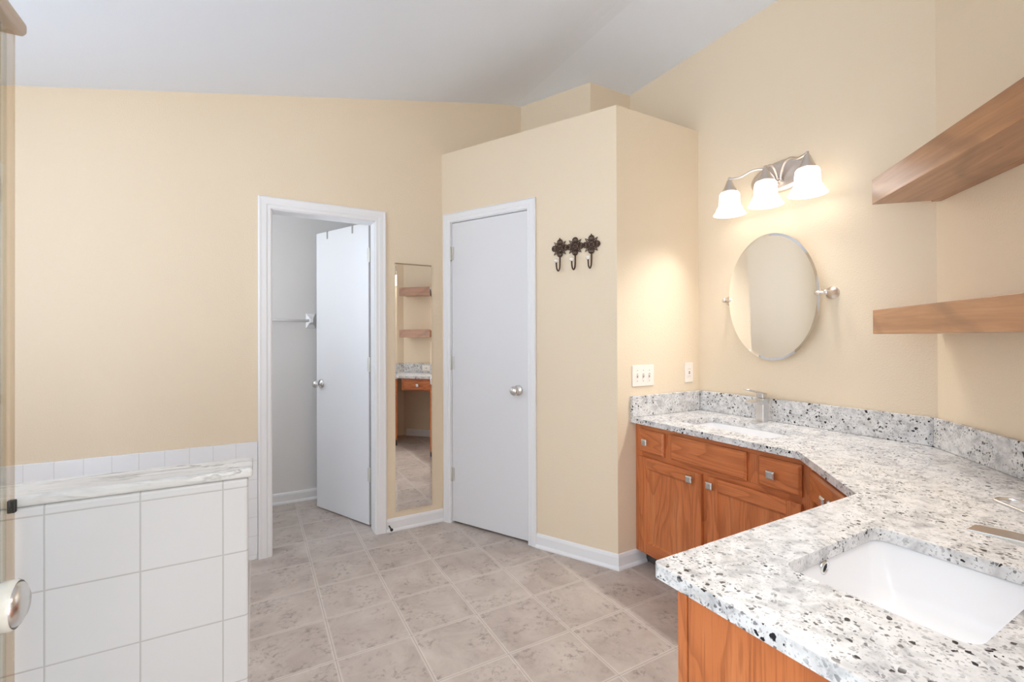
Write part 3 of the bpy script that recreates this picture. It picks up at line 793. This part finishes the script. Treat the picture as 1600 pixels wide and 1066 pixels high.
splash([(XC - .0005, YE - .0005), (XC - .0205, YE + k8 - .0005), (XEF - k8, YFW + .0205), (XEF, YFW + .0005)], 0)
splash([(XEF - .001, YFW + .0005), (XEF - k8 - .001, YFW + .0205), (TIP, YFW + .0205), (TIP, YFW + .0005)], 0)
eo = Vector((XC, YE)) + e_ * .64 - w_ * .0205
outlet('white outlet lying sideways on the granite backsplash seen in the tall mirror', (eo.x, eo.y, .884), R45, True)

def sink(label, g, side):
    """undermount rectangular basin; side: where the overflow is"""
    t = thing('sink', label, 'sink', ((g[0] + g[1]) / 2, (g[2] + g[3]) / 2, ZU - .0008))
    hx, hy = (g[1] - g[0]) / 2, (g[3] - g[2]) / 2
    bm = bmesh.new(); rings = []
    for ins, z, r_ in ((-.028, -.001, .04), (-.004, -.001, .034), (-.004, -.006, .034), (.001, -.050, .034), (.010, -.096, .040), (.022, -.118, .048), (.045, -.128, .05), (.10, -.133, .03)):
        rings.append([bm.verts.new((x, y, z)) for x, y in rrect(-hx + ins, hx - ins, -hy + ins, hy - ins, min(r_, hx - ins - .002, hy - ins - .002), 6)])
    for a, b in zip(rings, rings[1:]):
        for i in range(len(a)): bm.faces.new((a[i], a[(i + 1) % len(a)], b[(i + 1) % len(a)], b[i])).smooth = True
    bm.faces.new(rings[-1]).smooth = True
    # underside so the bowl has thickness
    o2 = [bm.verts.new((x, y, z)) for x, y in rrect(-hx - .028, hx + .028, -hy - .028, hy + .028, .04, 6) for z in (-.014,)]
    o3 = [bm.verts.new((x, y, -.145)) for x, y in rrect(-hx + .01, hx - .01, -hy + .01, hy - .01, .05, 6)]
    for a, b in ((rings[0], o2), (o2, o3)):
        for i in range(len(a)): bm.faces.new((a[i], b[i], b[(i + 1) % len(a)], a[(i + 1) % len(a)])).smooth = True
    bm.faces.new(o3[::-1])
    obj('basin', bm, ceramic, t)
    bm = bmesh.new(); bm_lathe(bm, [(0, .001), (.012, .001), (.021, .002), (.023, 0), (.023, -.004)], Matrix.Translation((0, 0, -.1325)), 24); obj('drain', bm, chrome, t)
    m = side
    bm = bmesh.new(); bm_lathe(bm, [(.0088, -.004), (.0090, .0012), (.0115, .0032), (.0148, .0024), (.0158, -.002)], m, 28, 0); bm_lathe(bm, [(0, .0006), (.0090, .0006)], m, 28, 1)  # black disc paints the dark inside of the overflow hole
    obj('overflow_ring', bm, [chrome, black], t)
    return t
sink('white rectangular undermount sink in the near counter', G2, Matrix.Translation((-.031, (G2[3] - G2[2]) / 2 + .0015, -.015 + .0)) @ basis((0, -1, -.12), (1, 0, 0)))
sink('white rectangular undermount sink below the oval mirror', G1, Matrix.Translation((-(G1[1] - G1[0]) / 2 - .0015, 0, -.020)) @ basis((1, 0, -.12), (0, 1, 0)))

def faucet(label, loc, rot, swing=0, tilt=.20):
    """local -y is towards the bowl"""
    t = thing('faucet', label, 'faucet', loc, rot)
    bm = bmesh.new(); bm_prism(bm, rrect(-.023, .023, -.023, .023, .006, 4), 0, .126); obj('body', bm, nickel, t, .0015)
    bm = bmesh.new()
    sec = [(-.018, .118, .090), (-.040, .119, .104), (-.085, .117, .110), (-.122, .114, .109)]
    rows_ = []
    for i, (y, zt_, zb_) in enumerate(sec):
        w = (.0225, .0225, .022, .019)[i]; rows_.append([bm.verts.new(p) for p in ((-w, y, zb_ + .002), (-w * .6, y, zb_), (w * .6, y, zb_), (w, y, zb_ + .002), (w, y, zt_), (-w, y, zt_))])
    for a, b in zip(rows_, rows_[1:]):
        for i in range(6): bm.faces.new((a[i], a[(i + 1) % 6], b[(i + 1) % 6], b[i]))
    bm.faces.new(rows_[0]); bm.faces.new(rows_[-1]); obj('spout', bm, nickel, t, .003, 3)
    bm = bmesh.new(); bm_prism(bm, rrect(-.019, .019, -.020, .020, .005, 4), .128, .150); obj('valve_neck', bm, nickel, t, .0015)
    bm = bmesh.new()   # loop lever
    lp = rrect(-.020, .020, -.135, .018, .018, 6)
    def zz(y): return .152 - y * tilt
    bm_tube(bm, [(x, y, zz(y)) for x, y in lp], .0042, 8, True, 0, .75, (0, 0, 1))
    bm_box(bm, (-.018, -.022, .148), (.018, .016, .153)); obj('lever', bm, nickel, t, rot=swing)
    return t
faucet('nickel single-lever faucet behind the far sink', (2.318, 1.462, ZC), -PI / 2)
faucet('nickel single-lever faucet at the right edge behind the near sink', (1.088, .188, ZC), PI, math.radians(-40), .0)

# shelves on the diagonal wall
def shelf(z0, z1, label, bl):
    t = thing('floating_shelf', label, 'shelf', (XC, YE, z0), R45, 'thick wooden shelves on the diagonal wall')
    box('board', (.055, -.245, 0), (.905, -.036, z1 - z0), pine, t, .0025)
    box('mounting_cleat', (.030, -.0325, .002), (.93, -.0005, z1 - z0 - .012), pine, t, .001)
    return t
shelf(1.807, 1.908, 'thick brown wooden floating shelf, upper of two on the diagonal wall', 0)
shelf(1.281, 1.378, 'thick brown wooden floating shelf, lower of two on the diagonal wall', 0)
